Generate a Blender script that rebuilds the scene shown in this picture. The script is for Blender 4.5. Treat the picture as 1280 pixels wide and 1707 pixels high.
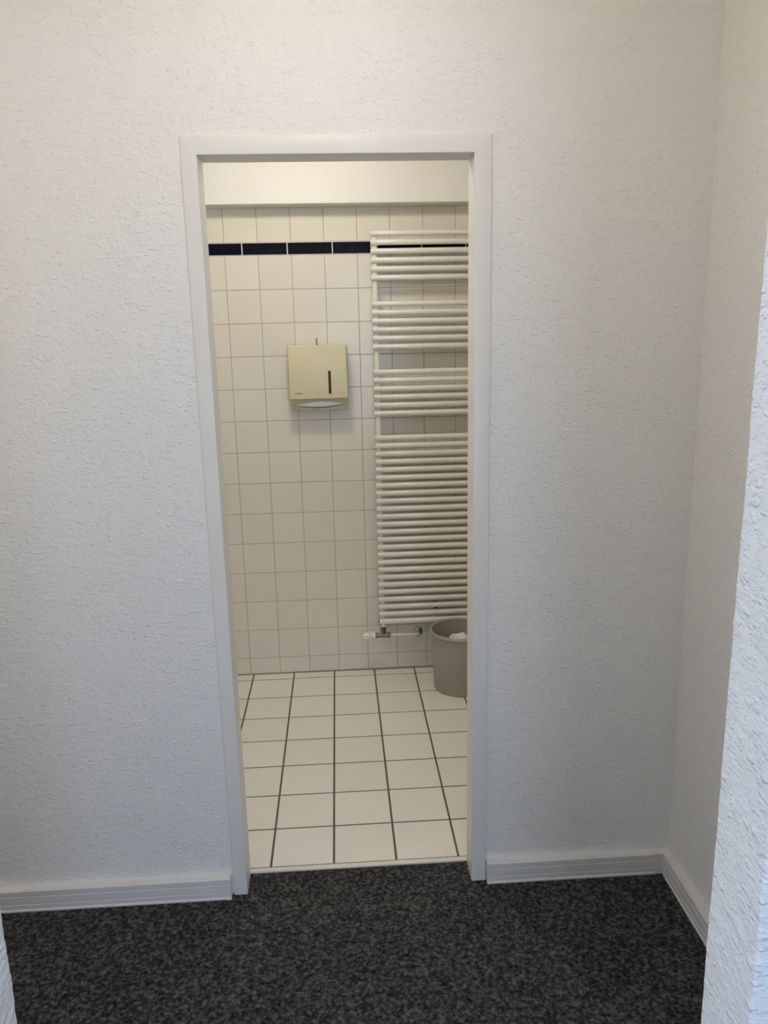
import bpy, bmesh, math, random
from mathutils import Vector, Matrix, noise

for o in list(bpy.data.objects):
    bpy.data.objects.remove(o, do_unlink=True)
scene = bpy.context.scene
C = scene.collection
PI = math.pi

# ------------------------------------------------------------------ camera
F_PX = 1303.206
CAM = Vector((0.11796, -2.12359, 1.68381))
YAW, PITCH, ROLL = 0.055608, -0.224992, -0.021702
cy, sy, cp, sp, cr, sr = math.cos(YAW), math.sin(YAW), math.cos(PITCH), math.sin(PITCH), math.cos(ROLL), math.sin(ROLL)
fwd = Vector((sy*cp, cy*cp, sp)); rgt = Vector((cy, -sy, 0)); upv = rgt.cross(fwd)
r2 = rgt*cr + upv*sr; u2 = -rgt*sr + upv*cr
cam_d = bpy.data.cameras.new('camera'); cam = bpy.data.objects.new('camera', cam_d); C.objects.link(cam)
cam_d.sensor_fit = 'HORIZONTAL'; cam_d.sensor_width = 36; cam_d.lens = F_PX/1280*36
cam_d.clip_start = 0.02
M4 = Matrix((r2, u2, -fwd)).transposed().to_4x4(); M4.translation = CAM
cam.matrix_world = M4
scene.camera = cam

# ------------------------------------------------------------------ world, window light, exposure
SKY = (0.59, 0.745, 1.0); SKY_STRENGTH = 6.3
HALL_LAMP = 23.5; HALL_COL = (1.0, 0.855, 0.67)
HALL_FILL = 18.0; HALL_FILL_COL = (1.0, 0.76, 0.42)  # unseen lamp added to fill the hall and its right wall
BATH_LAMP = 67.5; BATH_COL = (1.0, 0.915, 0.78)
w = bpy.data.worlds.new('overcast_sky'); scene.world = w; w.use_nodes = True
bg = w.node_tree.nodes['Background']; bg.inputs[0].default_value = (*SKY, 1); bg.inputs[1].default_value = SKY_STRENGTH
WX0, WX1, WZ0, WZ1, ROOM_BACK = 0.22, 1.72, 0.70, 2.40, -4.0
SY0, SY1 = -2.75, -1.38                      # unseen window added in the room's left wall to light the right jamb
pl = bpy.data.lights.new('window_portal', 'AREA'); pl.shape = 'RECTANGLE'; pl.size = WX1-WX0; pl.size_y = WZ1-WZ0
pl.cycles.is_portal = True
po = bpy.data.objects.new('window_portal', pl); C.objects.link(po)
po.location = ((WX0+WX1)/2, ROOM_BACK-0.16, (WZ0+WZ1)/2); po.rotation_euler = (PI/2, 0, 0)
p2 = bpy.data.lights.new('side_fill_portal', 'AREA'); p2.shape = 'RECTANGLE'; p2.size = WZ1-WZ0; p2.size_y = SY1-SY0
p2.cycles.is_portal = True
po2 = bpy.data.objects.new('side_fill_portal', p2); C.objects.link(po2)
po2.location = (-2.42, (SY0+SY1)/2, (WZ0+WZ1)/2); po2.rotation_euler = (0, -PI/2, 0)
HY0, HY1, HZ0, HZ1 = -0.70, -0.40, 0.95, 1.95      # unseen window added at the hall's left end, sized to balance its light
p3 = bpy.data.lights.new('hall_fill_portal', 'AREA'); p3.shape = 'RECTANGLE'; p3.size = HZ1-HZ0; p3.size_y = HY1-HY0
p3.cycles.is_portal = True
po3 = bpy.data.objects.new('hall_fill_portal', p3); C.objects.link(po3)
po3.location = (-2.42, (HY0+HY1)/2, (HZ0+HZ1)/2); po3.rotation_euler = (0, -PI/2, 0)
vs = scene.view_settings
vs.view_transform = 'Standard'; vs.look = 'None'; vs.gamma = 1; vs.use_curve_mapping = False; vs.exposure = 0.0

# ------------------------------------------------------------------ measures (metres)
D = 1.6149                                   # tiled back wall face
XL, XR, ZT = -0.2541, 0.5321, 2.1722         # outer edge of the casing
XIL, XIR, ZTI = -0.2128, 0.4868, 2.1269      # clear opening
WALL_Y0, WALL_Y1 = 0.007, 0.088
RX = 1.118                                   # right hall wall
LX = -2.3
NEAR_F, NEAR_N = -1.12, -1.255               # near wall: hall face, room face
JL, JR = -0.39, 0.66                         # near opening
HALL_H, BATH_H = 2.80, 2.62
BX0, BX1 = -0.95, 1.12

# ------------------------------------------------------------------ materials
def new_mat(name):
    m = bpy.data.materials.new(name); m.use_nodes = True
    return m, m.node_tree.nodes, m.node_tree.links, m.node_tree.nodes['Principled BSDF']
def plain(name, col, rough=0.5, metal=0.0, spec=0.5, var=0.0, vscale=8.0, bump=0.0, bscale=200.0):
    m, N, L, b = new_mat(name)
    b.inputs['Base Color'].default_value = (*col, 1); b.inputs['Roughness'].default_value = rough
    b.inputs['Metallic'].default_value = metal; b.inputs['Specular IOR Level'].default_value = spec
    tc = N.new('ShaderNodeTexCoord')
    if var:
        n = N.new('ShaderNodeTexNoise'); n.inputs['Scale'].default_value = vscale; n.inputs['Detail'].default_value = 4
        L.new(tc.outputs['Object'], n.inputs['Vector'])
        r = N.new('ShaderNodeValToRGB')
        r.color_ramp.elements[0].position = 0.3; r.color_ramp.elements[1].position = 0.7
        r.color_ramp.elements[0].color = (*[c*(1-var) for c in col], 1); r.color_ramp.elements[1].color = (*[min(1, c*(1+var)) for c in col], 1)
        L.new(n.outputs['Fac'], r.inputs['Fac']); L.new(r.outputs['Color'], b.inputs['Base Color'])
    if bump:
        n = N.new('ShaderNodeTexNoise'); n.inputs['Scale'].default_value = bscale; n.inputs['Detail'].default_value = 3
        L.new(tc.outputs['Object'], n.inputs['Vector'])
        bp = N.new('ShaderNodeBump'); bp.inputs['Strength'].default_value = bump; bp.inputs['Distance'].default_value = 0.001
        L.new(n.outputs['Fac'], bp.inputs['Height']); L.new(bp.outputs['Normal'], b.inputs['Normal'])
    return m
def woodchip(name, col, dist=0.0016, scale=1.0, strength=1.0):
    """painted woodchip wallpaper: raised chips of two sizes over a fine paper grain"""
    m, N, L, b = new_mat(name)
    b.inputs['Base Color'].default_value = (*col, 1); b.inputs['Roughness'].default_value = 0.55
    b.inputs['Specular IOR Level'].default_value = 0.35
    tc = N.new('ShaderNodeTexCoord')
    mp = N.new('ShaderNodeMapping'); mp.inputs['Scale'].default_value = (0.62, 0.62, 1.0)
    mp.inputs['Rotation'].default_value = (0.1, 0.15, 0.1)
    L.new(tc.outputs['Object'], mp.inputs['Vector'])
    def grain(sc, lo, hi, det=1.0):
        n = N.new('ShaderNodeTexNoise'); n.inputs['Scale'].default_value = sc; n.inputs['Detail'].default_value = det
        n.inputs['Roughness'].default_value = 0.5
        L.new(mp.outputs['Vector'], n.inputs['Vector'])
        r = N.new('ShaderNodeMapRange'); r.interpolation_type = 'SMOOTHSTEP'
        r.inputs['From Min'].default_value = lo; r.inputs['From Max'].default_value = hi
        L.new(n.outputs['Fac'], r.inputs['Value']); return r.outputs['Result']
    def madd(x, k, y):
        q = N.new('ShaderNodeMath'); q.operation = 'MULTIPLY_ADD'
        if isinstance(k, float): q.inputs[1].default_value = k
        else: L.new(k, q.inputs[1])
        L.new(x, q.inputs[0])
        if y is None: q.inputs[2].default_value = 0
        else: L.new(y, q.inputs[2])
        return q.outputs[0]
    def chips(sc, rad, keep):
        # jitter the lookup so the chips get torn outlines
        nn = N.new('ShaderNodeTexNoise'); nn.inputs['Scale'].default_value = sc*1.7; nn.inputs['Detail'].default_value = 1
        L.new(mp.outputs['Vector'], nn.inputs['Vector'])
        vm = N.new('ShaderNodeVectorMath'); vm.operation = 'MULTIPLY_ADD'; vm.inputs[1].default_value = (0.9/sc,)*3
        L.new(nn.outputs['Color'], vm.inputs[0]); L.new(mp.outputs['Vector'], vm.inputs[2])
        v = N.new('ShaderNodeTexVoronoi'); v.inputs['Scale'].default_value = sc
        L.new(vm.outputs[0], v.inputs['Vector'])
        r = N.new('ShaderNodeMapRange'); r.interpolation_type = 'SMOOTHSTEP'
        r.inputs['From Min'].default_value = rad; r.inputs['From Max'].default_value = rad*0.35
        L.new(v.outputs['Distance'], r.inputs['Value'])
        sc_ = N.new('ShaderNodeSeparateColor'); L.new(v.outputs['Color'], sc_.inputs[0])
        k = N.new('ShaderNodeMapRange'); k.inputs['From Min'].default_value = keep; k.inputs['From Max'].default_value = 1.0
        L.new(sc_.outputs[0], k.inputs['Value'])
        return madd(r.outputs['Result'], k.outputs['Result'], None)
    h = madd(chips(105*scale, 0.55, 0.25), 1.0, madd(chips(190*scale, 0.6, 0.1), 0.55, madd(grain(60*scale, 0.3, 0.7), 0.5, madd(grain(320*scale, 0.2, 0.8), 0.22, None))))
    bp = N.new('ShaderNodeBump'); bp.inputs['Strength'].default_value = strength; bp.inputs['Distance'].default_value = dist
    L.new(h, bp.inputs['Height']); L.new(bp.outputs['Normal'], b.inputs['Normal'])
    return m
def carpet_mat():
    m, N, L, b = new_mat('charcoal_carpet')
    b.inputs['Roughness'].default_value = 0.95; b.inputs['Specular IOR Level'].default_value = 0.1
    tc = N.new('ShaderNodeTexCoord')
    def noi(sc, det, rough=0.6):
        n = N.new('ShaderNodeTexNoise'); n.inputs['Scale'].default_value = sc; n.inputs['Detail'].default_value = det
        n.inputs['Roughness'].default_value = rough
        L.new(tc.outputs['Object'], n.inputs['Vector']); return n.outputs['Fac']
    a = noi(88, 5, 0.68); c = noi(4, 3)
    r = N.new('ShaderNodeValToRGB'); e = r.color_ramp.elements
    e[0].position = 0.36; e[0].color = (0.008, 0.0082, 0.009, 1); e[1].position = 0.66; e[1].color = (0.135, 0.131, 0.128, 1)
    k = r.color_ramp.elements.new(0.5); k.color = (0.044, 0.0435, 0.044, 1)
    L.new(a, r.inputs['Fac'])
    mx = N.new('ShaderNodeMix'); mx.data_type = 'RGBA'; mx.blend_type = 'MULTIPLY'; mx.inputs['Factor'].default_value = 1
    r2_ = N.new('ShaderNodeMapRange'); r2_.inputs['To Min'].default_value = 0.75; r2_.inputs['To Max'].default_value = 1.3
    L.new(c, r2_.inputs['Value'])
    L.new(r.outputs['Color'], mx.inputs[6]); L.new(r2_.outputs['Result'], mx.inputs[7]); L.new(mx.outputs[2], b.inputs['Base Color'])
    bp = N.new('ShaderNodeBump'); bp.inputs['Strength'].default_value = 0.9; bp.inputs['Distance'].default_value = 0.004
    L.new(a, bp.inputs['Height']); L.new(bp.outputs['Normal'], b.inputs['Normal'])
    return m
def tile_mat(name, col, rough, var=0.03, spec=0.5):
    """glazed tile; every tile differs a little by object"""
    m, N, L, b = new_mat(name)
    b.inputs['Roughness'].default_value = rough; b.inputs['Specular IOR Level'].default_value = spec
    oi = N.new('ShaderNodeObjectInfo'); tc = N.new('ShaderNodeTexCoord')
    n = N.new('ShaderNodeTexNoise'); n.inputs['Scale'].default_value = 14; n.inputs['Detail'].default_value = 3
    L.new(tc.outputs['Object'], n.inputs['Vector'])
    ad = N.new('ShaderNodeMath'); ad.operation = 'ADD'; L.new(oi.outputs['Random'], ad.inputs[0]); L.new(n.outputs['Fac'], ad.inputs[1])
    mr = N.new('ShaderNodeMapRange'); mr.inputs['From Max'].default_value = 2; mr.inputs['To Min'].default_value = 1-var; mr.inputs['To Max'].default_value = 1+var
    L.new(ad.outputs[0], mr.inputs['Value'])
    mx = N.new('ShaderNodeMix'); mx.data_type = 'RGBA'; mx.blend_type = 'MULTIPLY'; mx.inputs['Factor'].default_value = 1
    mx.inputs[6].default_value = (*col, 1); L.new(mr.outputs['Result'], mx.inputs[7]); L.new(mx.outputs[2], b.inputs['Base Color'])
    return m
def tiled_wall_mat():
    m, N, L, b = new_mat('tiled_side_wall')
    b.inputs['Roughness'].default_value = 0.25
    tc = N.new('ShaderNodeTexCoord'); sx = N.new('ShaderNodeSeparateXYZ'); cb = N.new('ShaderNodeCombineXYZ')
    L.new(tc.outputs['Object'], sx.inputs[0]); L.new(sx.outputs['Y'], cb.inputs['X']); L.new(sx.outputs['Z'], cb.inputs['Y'])
    br = N.new('ShaderNodeTexBrick'); br.offset = 0; br.inputs['Scale'].default_value = 1
    br.inputs['Brick Width'].default_value = 0.15; br.inputs['Row Height'].default_value = 0.15; br.inputs['Mortar Size'].default_value = 0.0012
    br.inputs['Color1'].default_value = (0.8, 0.77, 0.7, 1); br.inputs['Color2'].default_value = (0.8, 0.77, 0.7, 1); br.inputs['Mortar'].default_value = (0.4, 0.36, 0.31, 1)
    L.new(cb.outputs[0], br.inputs['Vector']); L.new(br.outputs['Color'], b.inputs['Base Color'])
    return m
def emis(name, col, s):
    m, N, L, b = new_mat(name)
    b.inputs['Base Color'].default_value = (0.9, 0.9, 0.9, 1)
    b.inputs['Emission Color'].default_value = (*col, 1); b.inputs['Emission Strength'].default_value = s
    return m

M = dict(
    wall=woodchip('woodchip_wall_white', (0.88, 0.875, 0.855), 0.0013),
    near=woodchip('coarse_woodchip_white', (0.88, 0.875, 0.865), 0.0021, 0.72),
    paint=plain('painted_wall_white', (0.88, 0.875, 0.855), 0.6),
    bulk=woodchip('woodchip_bulkhead_white', (0.86, 0.85, 0.82), 0.0008),
    ceil=plain('ceiling_white', (0.85, 0.85, 0.84), 0.8),
    carpet=carpet_mat(),
    frame=plain('door_frame_lacquer', (0.83, 0.815, 0.785), 0.32, var=0.015, vscale=5, bump=0.05, bscale=60),
    base=plain('baseboard_plastic', (0.74, 0.73, 0.73), 0.45, var=0.02),
    wtile=tile_mat('glazed_wall_tile', (0.79, 0.75, 0.655), 0.22),
    navy=tile_mat('navy_glazed_tile', (0.0012, 0.0015, 0.012), 0.2, 0.03, 0.12),
    wgrout=plain('wall_grout', (0.50, 0.445, 0.375), 0.9, var=0.08, vscale=30),
    bgrout=plain('border_grout_light', (0.62, 0.60, 0.56), 0.9),
    ftile=tile_mat('matt_floor_tile', (0.88, 0.865, 0.805), 0.42, 0.05),
    fgrout=plain('floor_grout', (0.13, 0.115, 0.10), 0.9, var=0.15, vscale=25),
    strip=plain('threshold_profile', (0.80, 0.77, 0.68), 0.3),
    rad=plain('radiator_enamel', (0.82, 0.80, 0.74), 0.25),
    brass=plain('dark_nickel', (0.20, 0.17, 0.13), 0.35, metal=0.8),
    chrome=plain('chrome', (0.45, 0.43, 0.40), 0.2, metal=1.0),
    steel=plain('dull_steel', (0.22, 0.19, 0.15), 0.6, metal=0.3),
    black=plain('black_rubber', (0.015, 0.014, 0.013), 0.6),
    disp=plain('cream_plastic', (0.71, 0.65, 0.44), 0.35, var=0.02, vscale=12),
    disp_shade=plain('cream_plastic_shaded', (0.58, 0.53, 0.39), 0.45, var=0.02),  # cover's cream, darkened for the shade on the tray below it
    paper=plain('paper_white', (0.86, 0.85, 0.82), 0.9, var=0.03, vscale=40, bump=0.4, bscale=90),
    dark=plain('dark_slot', (0.02, 0.018, 0.014), 0.6),
    bin=plain('grey_plastic', (0.41, 0.375, 0.335), 0.42, var=0.02, bump=0.06, bscale=400),
    tside=tiled_wall_mat(),
    red=None,
)
# brand mark: illegible small print, olive to red to brown
m_, N_, L_, b_ = new_mat('red_brown_print')
tc_ = N_.new('ShaderNodeTexCoord'); s_ = N_.new('ShaderNodeSeparateXYZ'); r_ = N_.new('ShaderNodeValToRGB')
L_.new(tc_.outputs['Generated'], s_.inputs[0]); L_.new(s_.outputs['X'], r_.inputs['Fac']); L_.new(r_.outputs['Color'], b_.inputs['Base Color'])
r_.color_ramp.elements[0].color = (0.12, 0.085, 0.05, 1); r_.color_ramp.elements[1].color = (0.10, 0.04, 0.02, 1)
k_ = r_.color_ramp.elements.new(0.5); k_.color = (0.42, 0.05, 0.03, 1)
M['red'] = m_

# ------------------------------------------------------------------ helpers
def bx(bm, x0, x1, y0, y1, z0, z1):
    v = [bm.verts.new(p) for p in ((x0,y0,z0),(x1,y0,z0),(x1,y1,z0),(x0,y1,z0),(x0,y0,z1),(x1,y0,z1),(x1,y1,z1),(x0,y1,z1))]
    for f in ((0,3,2,1),(4,5,6,7),(0,1,5,4),(1,2,6,5),(2,3,7,6),(3,0,4,7)): bm.faces.new([v[i] for i in f])
def bevel_all(bm, off, seg=2):
    bmesh.ops.bevel(bm, geom=bm.edges[:], offset=off, segments=seg, profile=0.5, affect='EDGES')
def rbox(x0, x1, y0, y1, z0, z1, off=0.002, seg=2):
    bm = bmesh.new(); bx(bm, x0, x1, y0, y1, z0, z1); bevel_all(bm, off, seg); return bm
def tube(bm, pts, r, n=12, cap=True):
    """round tube through points; r may be a list"""
    pts = [Vector(p) for p in pts]; rs = r if isinstance(r, (list, tuple)) else [r]*len(pts)
    rings = []; prev = None
    for i, p in enumerate(pts):
        t = ((pts[min(i+1, len(pts)-1)]-p).normalized() + (p-pts[max(i-1, 0)]).normalized())
        if t.length < 1e-6: t = pts[-1]-pts[0]
        t.normalize()
        if prev is None:
            a = Vector((0,0,1)) if abs(t.z) < 0.9 else Vector((1,0,0)); u = t.cross(a).normalized()
        else:
            u = (prev - t*prev.dot(t)).normalized()
        prev = u; v = t.cross(u)
        rings.append([bm.verts.new(p + (u*math.cos(2*PI*k/n) + v*math.sin(2*PI*k/n))*rs[i]) for k in range(n)])
    for a, b in zip(rings, rings[1:]):
        for k in range(n): bm.faces.new((a[k], a[(k+1) % n], b[(k+1) % n], b[k]))
    if cap:
        bm.faces.new(rings[0][::-1]); bm.faces.new(rings[-1])
def lathe(bm, prof, axis_o, n=48):
    """profile [(r,z)] about the vertical axis through axis_o"""
    rings = []
    for r, z in prof:
        if r < 1e-6: rings.append([bm.verts.new((axis_o[0], axis_o[1], axis_o[2]+z))])
        else: rings.append([bm.verts.new((axis_o[0]+r*math.cos(2*PI*k/n), axis_o[1]+r*math.sin(2*PI*k/n), axis_o[2]+z)) for k in range(n)])
    for a, b in zip(rings, rings[1:]):
        for k in range(n):
            if len(a) == 1: bm.faces.new((a[0], b[k], b[(k+1) % n]))
            elif len(b) == 1: bm.faces.new((a[k], a[(k+1) % n], b[0]))
            else: bm.faces.new((a[k], a[(k+1) % n], b[(k+1) % n], b[k]))
def prism(bm, poly, ax, a0, a1):
    """extrude a polygon of (u,v) along axis ax: 'x' -> (y,z), 'y' -> (x,z), 'z' -> (x,y)"""
    def P(u, v, a): return {'x': (a,u,v), 'y': (u,a,v), 'z': (u,v,a)}[ax]
    A = [bm.verts.new(P(u, v, a0)) for u, v in poly]; B = [bm.verts.new(P(u, v, a1)) for u, v in poly]
    n = len(poly)
    for i in range(n): bm.faces.new((A[i], A[(i+1) % n], B[(i+1) % n], B[i]))
    bm.faces.new(A[::-1]); bm.faces.new(B)
def mesh_of(name, bm, mat, smooth=None):
    bmesh.ops.recalc_face_normals(bm, faces=bm.faces[:])
    me = bpy.data.meshes.new(name); bm.to_mesh(me); bm.free()
    me.materials.append(mat)
    if smooth is not None:
        me.set_sharp_from_angle(angle=math.radians(smooth))
        for p in me.polygons: p.use_smooth = True
    return me
def obj(name, bm, mat, parent=None, smooth=None, label=None):
    o = bpy.data.objects.new(name, mesh_of(name, bm, mat, smooth)); C.objects.link(o)
    if parent is not None: o.parent = parent; o.matrix_parent_inverse = parent.matrix_basis.inverted()
    if label: o['label'] = label
    return o
def tag(o, label, cat, group=None, kind=None):
    o['label'] = label; o['category'] = cat
    if group: o['group'] = group
    if kind: o['kind'] = kind
    return o
def struct(o, label, cat): return tag(o, label, cat, kind='structure')
def thing(name, label, cat, loc):
    o = bpy.data.objects.new(name, None); C.objects.link(o); o.location = loc; o.empty_display_size = 0.1
    return tag(o, label, cat)
def inst(name, me, loc, parent):
    o = bpy.data.objects.new(name, me); C.objects.link(o); o.parent = parent; o.location = loc
    return o

# ------------------------------------------------------------------ floors and ceilings
bm = bmesh.new(); bx(bm, LX, 2.6, ROOM_BACK, 0.0965, -0.06, -0.004)
struct(obj('floor_hall', bm, M['carpet']), 'dark charcoal speckled carpet in front of the doorway', 'floor')
bm = bmesh.new(); bx(bm, LX-0.1, RX+0.1, NEAR_N, WALL_Y1, HALL_H, HALL_H+0.1)
struct(obj('ceiling_hall', bm, M['ceil']), 'white ceiling above the carpeted hall', 'ceiling')
bm = bmesh.new(); bx(bm, LX-0.1, 2.7, ROOM_BACK-0.2, NEAR_N, HALL_H, HALL_H+0.1)
struct(obj('ceiling_room', bm, M['ceil']), 'white ceiling of the room behind the camera', 'ceiling')
bm = bmesh.new(); bx(bm, BX0-0.1, BX1+0.1, WALL_Y1, D+0.12, BATH_H, BATH_H+0.2)
struct(obj('ceiling_bathroom', bm, M['ceil']), 'white ceiling above the tiled washroom', 'ceiling')

# tiled washroom floor: grout bed + tiles
Q, FX0, FY0 = 0.20475, -0.35525, 1.54626
FRONT = 0.1130
bm = bmesh.new(); bx(bm, BX0, BX1, 0.0965, D+0.002, -0.06, -0.0015)
floor_b = obj('floor_bathroom', bm, M['fgrout'])
struct(floor_b, 'off-white square floor tiles with dark joints in the washroom', 'floor')
def tile_mesh(name, w_, h_, mat, plane, th=0.0018, bev=0.0012):
    """a tile from 0,0 to w,h: 'xz' faces -y, 'xy' faces +z"""
    bm = bmesh.new()
    prof = ((0, 0), (0, th*0.45), (bev*0.4, th*0.82), (bev, th))
    rings = []
    for ins, up in prof:
        c = ((ins, ins), (w_-ins, ins), (w_-ins, h_-ins), (ins, h_-ins))
        rings.append([bm.verts.new((a, -up, b) if plane == 'xz' else (a, b, up)) for a, b in c])
    for A, B in zip(rings, rings[1:]):
        for k in range(4): bm.faces.new((A[k], A[(k+1) % 4], B[(k+1) % 4], B[k]))
    bm.faces.new(rings[-1])
    return mesh_of(name, bm, mat)
J = 0.0072
cache = {}
def put_tile(name, x0, x1, y0, y1, parent, mat, plane, base):
    key = (name, round(x1-x0, 5), round(y1-y0, 5), plane)
    if key not in cache: cache[key] = tile_mesh(name, x1-x0, y1-y0, mat, plane)
    loc = (x0, base, y0) if plane == 'xz' else (x0, y0, base)
    return inst(name, cache[key], loc, parent)
rnd = random.Random(4)
for i in range(-3, 8):
    for j in range(-1, 7):
        x0, x1 = max(FX0+i*Q+J/2, BX0), min(FX0+(i+1)*Q-J/2, BX1)
        y1 = min(FY0-j*Q-J/2, D-0.004); y0 = max(FY0-(j+1)*Q+J/2, FRONT+0.0055)
        if x1-x0 < 0.02 or y1-y0 < 0.02: continue
        put_tile('floor_tile', x0, x1, y0, y1, floor_b, M['ftile'], 'xy', -0.0018 + rnd.uniform(0, .0003))
# threshold profile between carpet and tile
bm = bmesh.new(); prism(bm, [(0.0935, -0.004), (0.0935, 0.0015), (0.096, 0.0035), (0.108, 0.0035), (0.1125, 0.0012), (0.1125, -0.0015), (0.0965, -0.0015), (0.0965, -0.004)], 'x', XIL-0.03, XIR+0.03)
struct(obj('trim_1', bm, M['strip']), 'pale threshold strip between dark carpet and white floor tiles', 'threshold')

# ------------------------------------------------------------------ hall walls
OW = 0.035  # wall opening lies behind the casing
bm = bmesh.new()
bx(bm, LX, XL+0.02, WALL_Y0, WALL_Y1, -0.05, HALL_H); bx(bm, XR-0.02, RX, WALL_Y0, WALL_Y1, -0.05, HALL_H)
bx(bm, XL+0.02, XR-0.02, WALL_Y0, WALL_Y1, ZT-0.02, HALL_H)
struct(obj('wall_front', bm, M['wall']), 'white woodchip wall with the open doorway in it', 'wall')
bm = bmesh.new(); bx(bm, RX, RX+0.1, NEAR_F, WALL_Y1, -0.05, HALL_H)
struct(obj('wall_right', bm, M['wall']), 'white side wall meeting the doorway wall in the right corner', 'wall')
bm = bmesh.new()
bx(bm, LX-0.1, LX, NEAR_F, HY0, -0.05, HALL_H); bx(bm, LX-0.1, LX, HY1, WALL_Y1, -0.05, HALL_H)
bx(bm, LX-0.1, LX, HY0, HY1, -0.05, HZ0); bx(bm, LX-0.1, LX, HY0, HY1, HZ1, HALL_H)
struct(obj('wall_left', bm, M['paint']), 'white end wall of the hall outside the left of the picture', 'wall')
bm = bmesh.new(); t = 0.06
bx(bm, LX-0.09, LX-0.03, HY0, HY1, HZ0, HZ0+t); bx(bm, LX-0.09, LX-0.03, HY0, HY1, HZ1-t, HZ1)
for ya in (HY0, HY1-t): bx(bm, LX-0.09, LX-0.03, ya, ya+t, HZ0+t, HZ1-t)
struct(obj('fill_window_hall', bm, M['frame']), 'added unseen window frame for fill light at the left end of the hall', 'window')
# near wall with the passage the camera looks through; corners uneven like papered plaster
bm = bmesh.new()
def jamb(xj, xo, zt):
    s = 1 if xo > xj else -1
    R = 0.005
    sec = [(xo, NEAR_F)]
    sec += [(xj+s*R-s*R*math.sin(a), NEAR_F-R+R*math.cos(a)) for a in [i*PI/10 for i in range(6)]]
    ys = [NEAR_F-R+(NEAR_N-NEAR_F+2*R)*k/12 for k in range(1, 12)]
    sec += [(xj, y) for y in ys]
    sec += [(xj+s*R-s*R*math.cos(a), NEAR_N+R-R*math.sin(a)) for a in [i*PI/10 for i in range(6)]]
    sec += [(xo, NEAR_N)]
    nz = 300; rows = []
    for k in range(nz+1):
        z = -0.05+(zt+0.05)*k/nz; row = []
        for q, (x, y) in enumerate(sec):
            dx = 0 if q in (0, len(sec)-1) else 0.0012*noise.noise(Vector((x*60, y*60, z*70)))+0.0016*noise.noise(Vector((x*9, y*9, z*7)))
            row.append(bm.verts.new((x+dx, y+dx*0.5, z)))
        rows.append(row)
    for A, B in zip(rows, rows[1:]):
        for q in range(len(sec)-1): bm.faces.new((A[q], A[q+1], B[q+1], B[q]))
    bm.faces.new(rows[0]); bm.faces.new(rows[-1])
jamb(JR, RX+0.1, 2.35); jamb(JL, LX-0.1, 2.35)
bx(bm, RX+0.1, 2.6, NEAR_N, NEAR_F, -0.05, HALL_H)
bx(bm, LX-0.1, RX+0.1, NEAR_N, NEAR_F, 2.35, HALL_H)
struct(obj('wall_near', bm, M['near'], smooth=40), 'close white textured passage wall edges at the lower left and right', 'wall')
# the room behind the camera, with its window
bm = bmesh.new()
bx(bm, LX-0.1, WX0, ROOM_BACK-0.2, ROOM_BACK, -0.05, HALL_H); bx(bm, WX1, 2.7, ROOM_BACK-0.2, ROOM_BACK, -0.05, HALL_H)
bx(bm, WX0, WX1, ROOM_BACK-0.2, ROOM_BACK, -0.05, WZ0); bx(bm, WX0, WX1, ROOM_BACK-0.2, ROOM_BACK, WZ1, HALL_H)
struct(obj('wall_room_back', bm, M['paint']), 'white window wall of the room behind the camera', 'wall')
bm = bmesh.new()
bx(bm, LX-0.1, LX, ROOM_BACK, SY0, -0.05, HALL_H); bx(bm, LX-0.1, LX, SY1, NEAR_N, -0.05, HALL_H)
bx(bm, LX-0.1, LX, SY0, SY1, -0.05, WZ0); bx(bm, LX-0.1, LX, SY0, SY1, WZ1, HALL_H)
struct(obj('wall_room_left', bm, M['paint']), 'white left wall of the room behind the camera', 'wall')
bm = bmesh.new(); t = 0.06
bx(bm, LX-0.09, LX-0.03, SY0, SY1, WZ0, WZ0+t); bx(bm, LX-0.09, LX-0.03, SY0, SY1, WZ1-t, WZ1)
for ya in (SY0, SY1-t): bx(bm, LX-0.09, LX-0.03, ya, ya+t, WZ0+t, WZ1-t)
struct(obj('fill_window_side', bm, M['frame']), 'added unseen window frame for fill light in the left wall of the room behind the camera', 'window')
bm = bmesh.new(); bx(bm, 2.6, 2.7, ROOM_BACK, NEAR_F, -0.05, HALL_H)
struct(obj('wall_room_right', bm, M['paint']), 'white right wall of the room behind the camera', 'wall')
bm = bmesh.new(); t = 0.06; yf0, yf1 = ROOM_BACK-0.12, ROOM_BACK-0.06
bx(bm, WX0, WX1, yf0, yf1, WZ0, WZ0+t); bx(bm, WX0, WX1, yf0, yf1, WZ1-t, WZ1)
for xa in (WX0, (WX0+WX1-t)/2, WX1-t): bx(bm, xa, xa+t, yf0, yf1, WZ0+t, WZ1-t)
struct(obj('window_1', bm, M['frame']), 'white window frame in the wall behind the camera', 'window')

# ------------------------------------------------------------------ washroom walls
P = 0.15; X0, Z0 = -0.37011, 0.08814
GB = D + 0.0018
bm = bmesh.new(); bx(bm, BX0-0.1, BX1+0.1, GB, D+0.12, -0.05, BATH_H)
wall_b = obj('wall_back', bm, M['wgrout']); struct(wall_b, 'white tiled washroom wall with a navy border', 'wall')
JW = 0.0028
NB0, NB1 = Z0+13*P+0.0005, Z0+13*P+0.0555      # navy border course
rows = [(0.004, Z0)] + [(Z0+k*P, Z0+(k+1)*P) for k in range(13)] + [(NB1, NB1+P), (NB1+P, NB1+2*P), (NB1+2*P, BATH_H)]
for z0, z1 in rows:
    for i in range(-4, 10):
        x0, x1 = max(X0+i*P+JW/2, BX0), min(X0+(i+1)*P-JW/2, BX1)
        a, b = z0+JW/2, z1-JW/2
        if x1-x0 < 0.01 or a > 2.30: continue
        put_tile('wall_tile', x0, x1, a, b, wall_b, M['wtile'], 'xz', GB)
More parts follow.
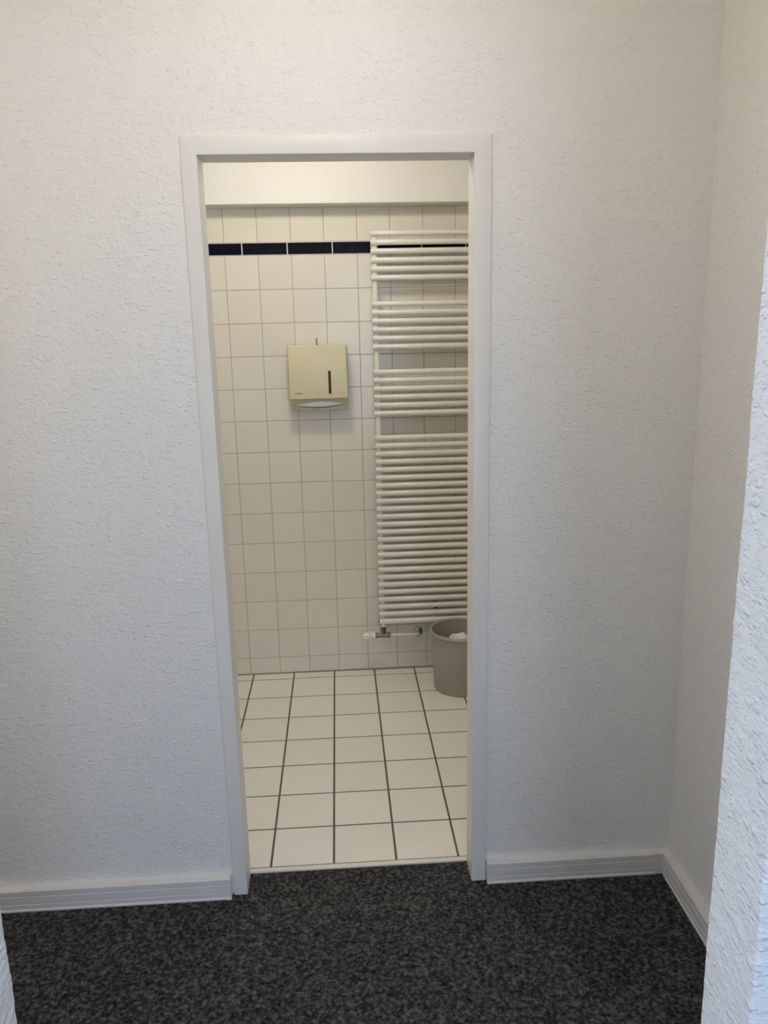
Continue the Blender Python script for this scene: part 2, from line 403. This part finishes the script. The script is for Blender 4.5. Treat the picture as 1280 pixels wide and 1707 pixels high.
for i in range(-4, 8):
    x0, x1 = -0.2909+i*0.2039+0.0026, -0.2909+(i+1)*0.2039-0.0026
    x0, x1 = max(x0, BX0), min(x1, BX1)
    if x1-x0 > 0.01: put_tile('navy_tile', x0, x1, NB0+0.0025, NB1-0.0025, wall_b, M['navy'], 'xz', GB)
bm = bmesh.new(); bx(bm, BX0, BX1, GB-0.0009, GB, NB0-0.0008, NB1+0.0008)
obj('border_grout', bm, M['bgrout'], wall_b, label='pale grout around the navy border tiles')
bm = bmesh.new(); bx(bm, BX0-0.1, BX0, WALL_Y1, GB, -0.05, BATH_H)
struct(obj('wall_bathroom_left', bm, M['tside']), 'tiled washroom wall hidden left of the doorway', 'wall')
bm = bmesh.new(); bx(bm, BX1, BX1+0.1, WALL_Y1, GB, -0.05, BATH_H)
struct(obj('wall_bathroom_right', bm, M['tside']), 'tiled washroom wall hidden right of the doorway', 'wall')
bm = bmesh.new(); bx(bm, BX0, BX1, D-0.10, GB-0.002, 2.2415, BATH_H); bevel_all(bm, 0.003, 2)
struct(obj('wall_bulkhead', bm, M['bulk']), 'white boxed bulkhead above the tiles at the top of the doorway', 'bulkhead')

# ------------------------------------------------------------------ door frame (no leaf)
door = bpy.data.objects.new('door_1', None); C.objects.link(door); door.location = ((XIL+XIR)/2, 0.045, -0.004)
struct(door, 'white lacquered door frame of the open doorway without a door leaf', 'door frame')
bpy.context.view_layer.update()
zb = -0.004; Y0F, Y1F = 0.0, 0.0935
def frame_side(s):
    xi, xo = (XIL, XL) if s < 0 else (XIR, XR)
    # U-shaped lining wrapped round the wall end: front leg, reveal, back leg
    e = 0.008
    poly = [(xi, Y0F), (xo, Y0F), (xo, Y0F+e-0.001), (xi+s*e, Y0F+e-0.001), (xi+s*e, Y1F-0.006), (xo, Y1F-0.006), (xo, Y1F), (xi, Y1F)]
    bm = bmesh.new(); prism(bm, poly, 'z', zb, ZT)
    # mitred at the top: pull the inner vertices of the top ring down
    for v in bm.verts:
        if v.co.z > 1:
            k = (v.co.x-xi)/(xo-xi); v.co.z = ZTI+(ZT-ZTI)*k
    eds = [ed for ed in bm.edges if abs(ed.verts[0].co.z-ed.verts[1].co.z) > 1 and min(abs(ed.verts[0].co.x-xi), abs(ed.verts[0].co.x-xo)) < 1e-4 and ed.verts[0].co.y < 0.001]
    bmesh.ops.bevel(bm, geom=eds, offset=0.003, segments=4, profile=0.5, affect='EDGES')
    obj('jamb', bm, M['frame'], door, smooth=35)
frame_side(-1); frame_side(1)
e = 0.008
poly = [(Y0F, ZTI), (Y0F, ZT), (Y0F+e-0.001, ZT), (Y0F+e-0.001, ZTI+e), (Y1F-0.006, ZTI+e), (Y1F-0.006, ZT), (Y1F, ZT), (Y1F, ZTI)]
bm = bmesh.new(); prism(bm, poly, 'x', XL, XR)
for v in bm.verts:
    k = (v.co.z-ZTI)/(ZT-ZTI)
    v.co.x = (XIL+(XL-XIL)*k) if v.co.x < 0 else (XIR+(XR-XIR)*k)
eds = [ed for ed in bm.edges if abs(ed.verts[0].co.x-ed.verts[1].co.x) > 0.3 and min(abs(ed.verts[0].co.z-ZTI), abs(ed.verts[0].co.z-ZT)) < 1e-4 and ed.verts[0].co.y < 0.001]
bmesh.ops.bevel(bm, geom=eds, offset=0.0025, segments=4, profile=0.5, affect='EDGES')
obj('head', bm, M['frame'], door, smooth=35)

# ------------------------------------------------------------------ baseboards
BH = 0.068; BD = 0.025
def bprof(g=0.0):
    d = BD+g; h = BH+g; zf = -0.004
    p = [(0, zf), (d+0.0025, zf), (d+0.0025, zf+0.005), (d, zf+0.008)]
    if g == 0:
        for zg in (0.020, 0.047): p += [(d, zg-0.0022), (d-0.0016, zg-0.0012), (d-0.0016, zg+0.0012), (d, zg+0.0022)]
    p += [(d, h-0.004), (d-0.003, h), (0, h)]
    return p
def board_x(bm, x0, x1, g=0.0): prism(bm, [(WALL_Y0-a, b) for a, b in bprof(g)], 'x', x0, x1)
def board_y(bm, y0, y1, g=0.0): prism(bm, [(RX-a, b) for a, b in bprof(g)], 'y', y0, y1)
bm = bmesh.new(); board_x(bm, LX, -0.2725)
bl = obj('baseboard_left', bm, M['base']); struct(bl, 'grey-white grooved baseboard on the wall left of the doorway', 'baseboard')
bm = bmesh.new(); board_x(bm, -0.2735, -0.2595, 0.0012); obj('end_cap', bm, M['base'], bl)
bm = bmesh.new(); board_x(bm, 0.5465, RX-0.05)
br_ = obj('baseboard_right', bm, M['base']); struct(br_, 'short grey-white grooved baseboard between doorway and right corner', 'baseboard')
bm = bmesh.new(); board_x(bm, 0.5335, 0.5475, 0.0012); obj('end_cap', bm, M['base'], br_)
bm = bmesh.new(); g = 0.0012; dd = BD+g
prism(bm, [(RX, WALL_Y0), (RX, WALL_Y0-0.05), (RX-dd, WALL_Y0-0.05), (RX-dd, WALL_Y0-dd), (RX-0.05, WALL_Y0-dd), (RX-0.05, WALL_Y0)], 'z', -0.004, BH+g)
bmesh.ops.bevel(bm, geom=[ed for ed in bm.edges if ed.verts[0].co.z > 0.05 and ed.verts[1].co.z > 0.05], offset=0.002, segments=2, affect='EDGES')
obj('corner_piece', bm, M['base'], br_)
bm = bmesh.new(); board_y(bm, NEAR_F+0.001, WALL_Y0-0.05)
struct(obj('baseboard_side', bm, M['base']), 'grey-white baseboard running towards the camera along the right wall', 'baseboard')

# ------------------------------------------------------------------ towel radiator
RY = D-0.075; RXL, RXR = 0.2865, 0.885; PIT = 0.03811; RZ0 = 2.1173
rad = thing('towel_radiator', 'white ladder towel radiator of horizontal tubes on the tiled wall', 'radiator', (0.585, RY, 0.27))
bpy.context.view_layer.update()
def bar_mesh(r, length):
    bm = bmesh.new(); n = 16
    ends = ((0, 0.72), (0.0012, 0.9), (0.003, 1.0), (length-0.003, 1.0), (length-0.0012, 0.9), (length, 0.72))
    tube(bm, [(x, 0, 0) for x, k in ends], [r*k for x, k in ends], n)
    return mesh_of('tube', bm, M['rad'], 50)
bar = bar_mesh(0.0126, RXR-RXL)
idx = list(range(0, 6))+list(range(8, 14))+list(range(16, 22))+list(range(24, 48))
off = Vector(rad.location)
for k in idx: inst('tube', bar, Vector((RXL, RY, RZ0-k*PIT))-off, rad)
inst('tube', bar_mesh(0.0142, RXR-RXL), Vector((RXL, RY, 0.2868))-off, rad)
for xa in (RXL+0.006, RXR-0.030):
    bm = bmesh.new(); n = 14
    # D-shaped collector, flat side to the wall
    poly = [(xa, RY+0.026), (xa, RY+0.010)] + [(xa+0.012-0.012*math.cos(PI*i/8), RY+0.010-0.008*math.sin(PI*i/8)) for i in range(1, 8)] + [(xa+0.024, RY+0.010), (xa+0.024, RY+0.026)]
    prism(bm, poly, 'z', 0.272, RZ0+0.009)
    obj('collector', bm, M['rad'], rad, smooth=40)
for xa in (RXL+0.018, RXR-0.018):
    bm = bmesh.new(); tube(bm, [(xa, RY+0.024, 2.07), (xa, D-0.004, 2.07), (xa, D-0.004, 2.07), (xa, D, 2.07)], [0.008, 0.008, 0.015, 0.015], 16)
    obj('wall_bracket', bm, M['rad'], rad, smooth=40)
bm = bmesh.new(); tube(bm, [(0.571, RY+0.012, 0.347), (0.571, D, 0.347)], 0.009, 14); obj('wall_bracket', bm, M['black'], rad, smooth=40, label='black wall spacer behind the lowest tubes')
bm = bmesh.new(); tube(bm, [(RXL-0.004, RY, 0.2868), (RXL+0.001, RY, 0.2868)], [0.0085, 0.0085], 12); obj('end_plug', bm, M['black'], rad, label='dark end plug of the lowest tube')
# thermostatic valve
VX, VZ = 0.3060, 0.2125; VY = RY+0.002
bm = bmesh.new()
tube(bm, [(0.264, VY, VZ), (0.268, VY, VZ), (0.268, VY, VZ), (0.276, VY, VZ), (0.276, VY, VZ), (0.323, VY, VZ), (0.323, VY, VZ), (0.338, VY, VZ), (0.341, VY, VZ)],
     [0.010, 0.010, 0.0135, 0.0135, 0.0105, 0.0115, 0.0135, 0.0135, 0.010], 12)
tube(bm, [(VX, VY, VZ+0.004), (VX, VY, VZ+0.020), (VX, VY, VZ+0.020), (VX, VY, VZ+0.041), (VX, VY, VZ+0.041), (VX, VY, VZ+0.046)], [0.010, 0.010, 0.0145, 0.0145, 0.009, 0.009], 6)
valve = obj('radiator_valve', bm, M['brass'], rad, smooth=30, label='dark metal valve under the left end of the radiator')
bm = bmesh.new(); tube(bm, [(VX, VY, VZ+0.046), (VX, VY, VZ+0.064)], 0.0105, 14); obj('nipple', bm, M['rad'], valve, smooth=40)
bm = bmesh.new(); n = 28
prof = [(0.266, 0.017), (0.264, 0.0205), (0.249, 0.0215), (0.247, 0.0245), (0.239, 0.0245), (0.237, 0.0195), (0.207, 0.0165), (0.203, 0.0145), (0.203, 0.0)]
rings = []
for x, r in prof:
    ring = []
    for k in range(n):
        rr = r*(0.80 if (k % 4 in (2, 3) and 0.2055 < x < 0.2395) else 1.0)
        ring.append(bm.verts.new((x, VY+max(rr, 1e-4)*math.cos(2*PI*k/n), VZ+max(rr, 1e-4)*math.sin(2*PI*k/n))))
    rings.append(ring)
for A, B in zip(rings, rings[1:]):
    for k in range(n): bm.faces.new((A[k], A[(k+1) % n], B[(k+1) % n], B[k]))
bm.faces.new(rings[0])
obj('thermostat_head', bm, M['rad'], valve, label='white ribbed thermostat head')
EX, EZ = 0.4885, 0.196
bm = bmesh.new()
pts = [(0.339, VY, VZ), (0.40, VY+0.004, VZ-0.003), (0.452, VY+0.010, VZ-0.006)]
for i in range(1, 9):
    a = i/8*PI/2; pts.append((0.452+0.034*math.sin(a), VY+0.010+0.034*(1-math.cos(a)), VZ-0.006-0.008*i/8))
pts.append((0.4865, D-0.001, EZ))
tube(bm, pts, 0.0075, 12); obj('supply_pipe', bm, M['rad'], rad, smooth=50, label='white supply pipe bending into the wall')
bm = bmesh.new(); tube(bm, [(0.4865, D, EZ), (0.4865, D-0.003, EZ), (0.4865, D-0.009, EZ), (0.4865, D-0.010, EZ)], [0.0235, 0.0235, 0.014, 0.0085], 28)
obj('pipe_rosette', bm, M['chrome'], rad, smooth=35, label='chrome pipe rosette on the tile')

# ------------------------------------------------------------------ paper towel dispenser
DF = D-0.115                                    # cover front
dp = thing('paper_towel_dispenser', 'cream paper towel dispenser mounted on the white tiles', 'dispenser', (0.032, D-0.05, 1.338))
bpy.context.view_layer.update()
bm = bmesh.new()
prism(bm, [(D-0.002, 1.3395), (D-0.078, 1.3395), (D-0.082, 1.343), (D-0.100, 1.402), (D-0.100, 1.628), (D-0.002, 1.628)], 'x', -0.0955, 0.1665)
bevel_all(bm, 0.0015, 2)
body = obj('body', bm, M['disp_shade'], dp, smooth=35)
bm = bmesh.new()
# shell-like cover: flares slightly towards the wall
xa, xb, ya = -0.1005, 0.1630, DF
v = [bm.verts.new(p) for p in ((xa, ya, 1.3955), (xb+0.003, ya, 1.3955), (xb, ya, 1.6355), (xa, ya, 1.6355),
     (xa-0.003, D-0.012, 1.3955), (xb+0.008, D-0.012, 1.3955), (xb+0.005, D-0.012, 1.6355), (xa-0.003, D-0.012, 1.6355))]
for f in ((0,1,2,3), (4,7,6,5), (0,4,5,1), (1,5,6,2), (2,6,7,3), (3,7,4,0)): bm.faces.new([v[i] for i in f])
bevel_all(bm, 0.004, 4)
cover = obj('cover', bm, M['disp'], dp, smooth=35)
def capsule(cx, z0, z1, r, y, d, n=10):
    pts = [(cx+r*math.cos(PI*i/n), z1-r+r*math.sin(PI*i/n)) for i in range(n+1)] + [(cx+r*math.cos(PI+PI*i/n), z0+r+r*math.sin(PI+PI*i/n)) for i in range(n+1)]
    bm = bmesh.new(); prism(bm, pts, 'y', y, y+d); return bm
obj('level_window', capsule(0.0845, 1.4165, 1.5225, 0.0060, DF-0.0004, 0.002), M['dark'], cover, label='dark vertical fill-level slot')
bm = bmesh.new()
for k in range(6): bx(bm, -0.0755+k*0.0058, -0.0755+k*0.0058+0.0049, DF-0.0004, DF+0.001, 1.4203, 1.4243)
obj('brand_mark', bm, M['red'], cover, label='tiny red-brown brand print')
bm = rbox(0.0275, 0.0335, D-0.061, D-0.059, 1.632, 1.668, 0.0008, 1); obj('key_tab', bm, M['steel'], dp, label='small metal key tab standing on top')
# lens-shaped mouth, its inner shade a dark sheet on the slanted tray face, with a folded towel bulging out
def face_y(z): return D-0.082 - (z-1.343)*(0.018/0.059)
def lens(zc, hu, hl, xa, xb, bulge, off_, skew=0.0):
    bm = bmesh.new(); nx, nz = 24, 6; g = []
    for i in range(nx+1):
        s = i/nx; x = xa+(xb-xa)*s; k = math.sin(PI*s)**1.15
        row = []
        for j in range(nz+1):
            t = j/nz; z = zc+skew*(s-0.5)-hl*k+(hu+hl)*k*t
            row.append(bm.verts.new((x, face_y(z)-off_-bulge*k*math.sin(PI*min(1, t*1.0)), z)))
        g.append(row)
    for i in range(nx):
        for j in range(nz):
            bm.faces.new((g[i][j], g[i+1][j], g[i+1][j+1], g[i][j+1]))
    bmesh.ops.remove_doubles(bm, verts=bm.verts[:], dist=1e-5)
    return bm
obj('mouth', lens(1.3665, 0.014, 0.0150, -0.090, 0.158, 0.0, 0.0006, 0.004), M['dark'], body)
obj('paper_towel', lens(1.3675, 0.015, 0.0120, -0.082, 0.154, 0.006, 0.0012, 0.004), M['paper'], dp, smooth=60, label='white folded towel showing in the mouth')

# ------------------------------------------------------------------ waste bin with crumpled towels
BC = (0.667, 1.374); RT, RB, BHT = 0.1484, 0.1273, 0.300; zb0 = 0.0005
wb = thing('waste_bin', 'round grey plastic waste bin under the towel radiator', 'bin', (BC[0], BC[1], 0))
bpy.context.view_layer.update()
o3 = (BC[0], BC[1], zb0)
bm = bmesh.new()
lathe(bm, [(0, 0.004), (RB-0.012, 0.004), (RB-0.010, 0), (RB-0.004, 0), (RB, 0.006), (RT-0.008, BHT-0.016), (RT-0.0105, BHT-0.016), (RB-0.003, 0.010), (RB-0.006, 0.007), (0, 0.007)], o3, 64)
obj('bucket', bm, M['bin'], wb, smooth=35)
bm = bmesh.new()
lathe(bm, [(RT-0.0105, BHT-0.018), (RT-0.008, BHT-0.019), (RT-0.002, BHT-0.018), (RT, BHT-0.013), (RT-0.0005, BHT-0.005), (RT-0.003, BHT-0.001), (RT-0.007, BHT), (RT-0.0115, BHT-0.003), (RT-0.0125, BHT-0.010), (RT-0.0105, BHT-0.018)], o3, 64)
obj('rim', bm, M['bin'], wb, smooth=60)
def crumple(name, c, s, seed, label):
    bm = bmesh.new(); bmesh.ops.create_icosphere(bm, subdivisions=4, radius=1)
    for v in bm.verts:
        p = v.co.normalized(); q = Vector((p.x*1.6+seed, p.y*1.6, p.z*1.6-seed))
        k = 0.86+0.22*abs(noise.noise(q*0.8))*2-0.16*abs(noise.noise(q*1.5))*2+0.03*noise.noise(q*5)
        v.co = Vector((p.x*s[0]*k, p.y*s[1]*k, p.z*s[2]*k))
    o = obj(name, bm, M['paper']); o.location = c
    me = o.data
    for p in me.polygons: p.use_smooth = False
    return tag(o, label, 'paper towel', 'used towels in the bin')
for q, (c_, s_, sd, lb) in enumerate((
        ((0.664, 1.384, 0.228), (0.062, 0.062, 0.038), 1.3, 'crumpled white paper towel showing at the left inside the grey bin'),
        ((0.766, 1.380, 0.205), (0.030, 0.052, 0.036), 4.1, 'crumpled white paper towel in the bin beside the door frame edge'),
        ((0.690, 1.375, 0.115), (0.080, 0.080, 0.062), 7.7, 'large crumpled paper towel lying low inside the grey bin'))):
    crumple('crumpled_towel', c_, s_, sd, lb)

# ------------------------------------------------------------------ ceiling lamps (above the picture) and an added hall fill lamp
def ceiling_lamp(label, x, y, zc, r, strength, col):
    t = thing('ceiling_lamp', label, 'lamp', (x, y, zc))
    bpy.context.view_layer.update()
    bm = bmesh.new(); lathe(bm, [(0, 0), (r*1.05, 0), (r*1.08, -0.008), (r*1.08, -0.022), (r, -0.026), (0, -0.026)], (x, y, zc), 40)
    obj('base', bm, M['frame'], t, smooth=40)
    bm = bmesh.new()
    lathe(bm, [(r*math.cos(a), -0.027-0.085*math.sin(a)) for a in [i*PI/2/6 for i in range(6)]]+[(0, -0.112)], (x, y, zc), 24)
    obj('diffuser', bm, emis('lamp_glow', col, strength), t, smooth=60)
ceiling_lamp('round opal ceiling lamp above the doorway, lighting the hall', 0.08, -0.80, HALL_H, 0.15, HALL_LAMP, HALL_COL)
ceiling_lamp('added unseen fill lamp on the ceiling at the far left end of the hall', -1.75, -0.70, HALL_H, 0.15, HALL_FILL, HALL_FILL_COL)
ceiling_lamp('round opal ceiling lamp lighting the washroom', -0.02, 0.72, BATH_H, 0.10, BATH_LAMP, BATH_COL)
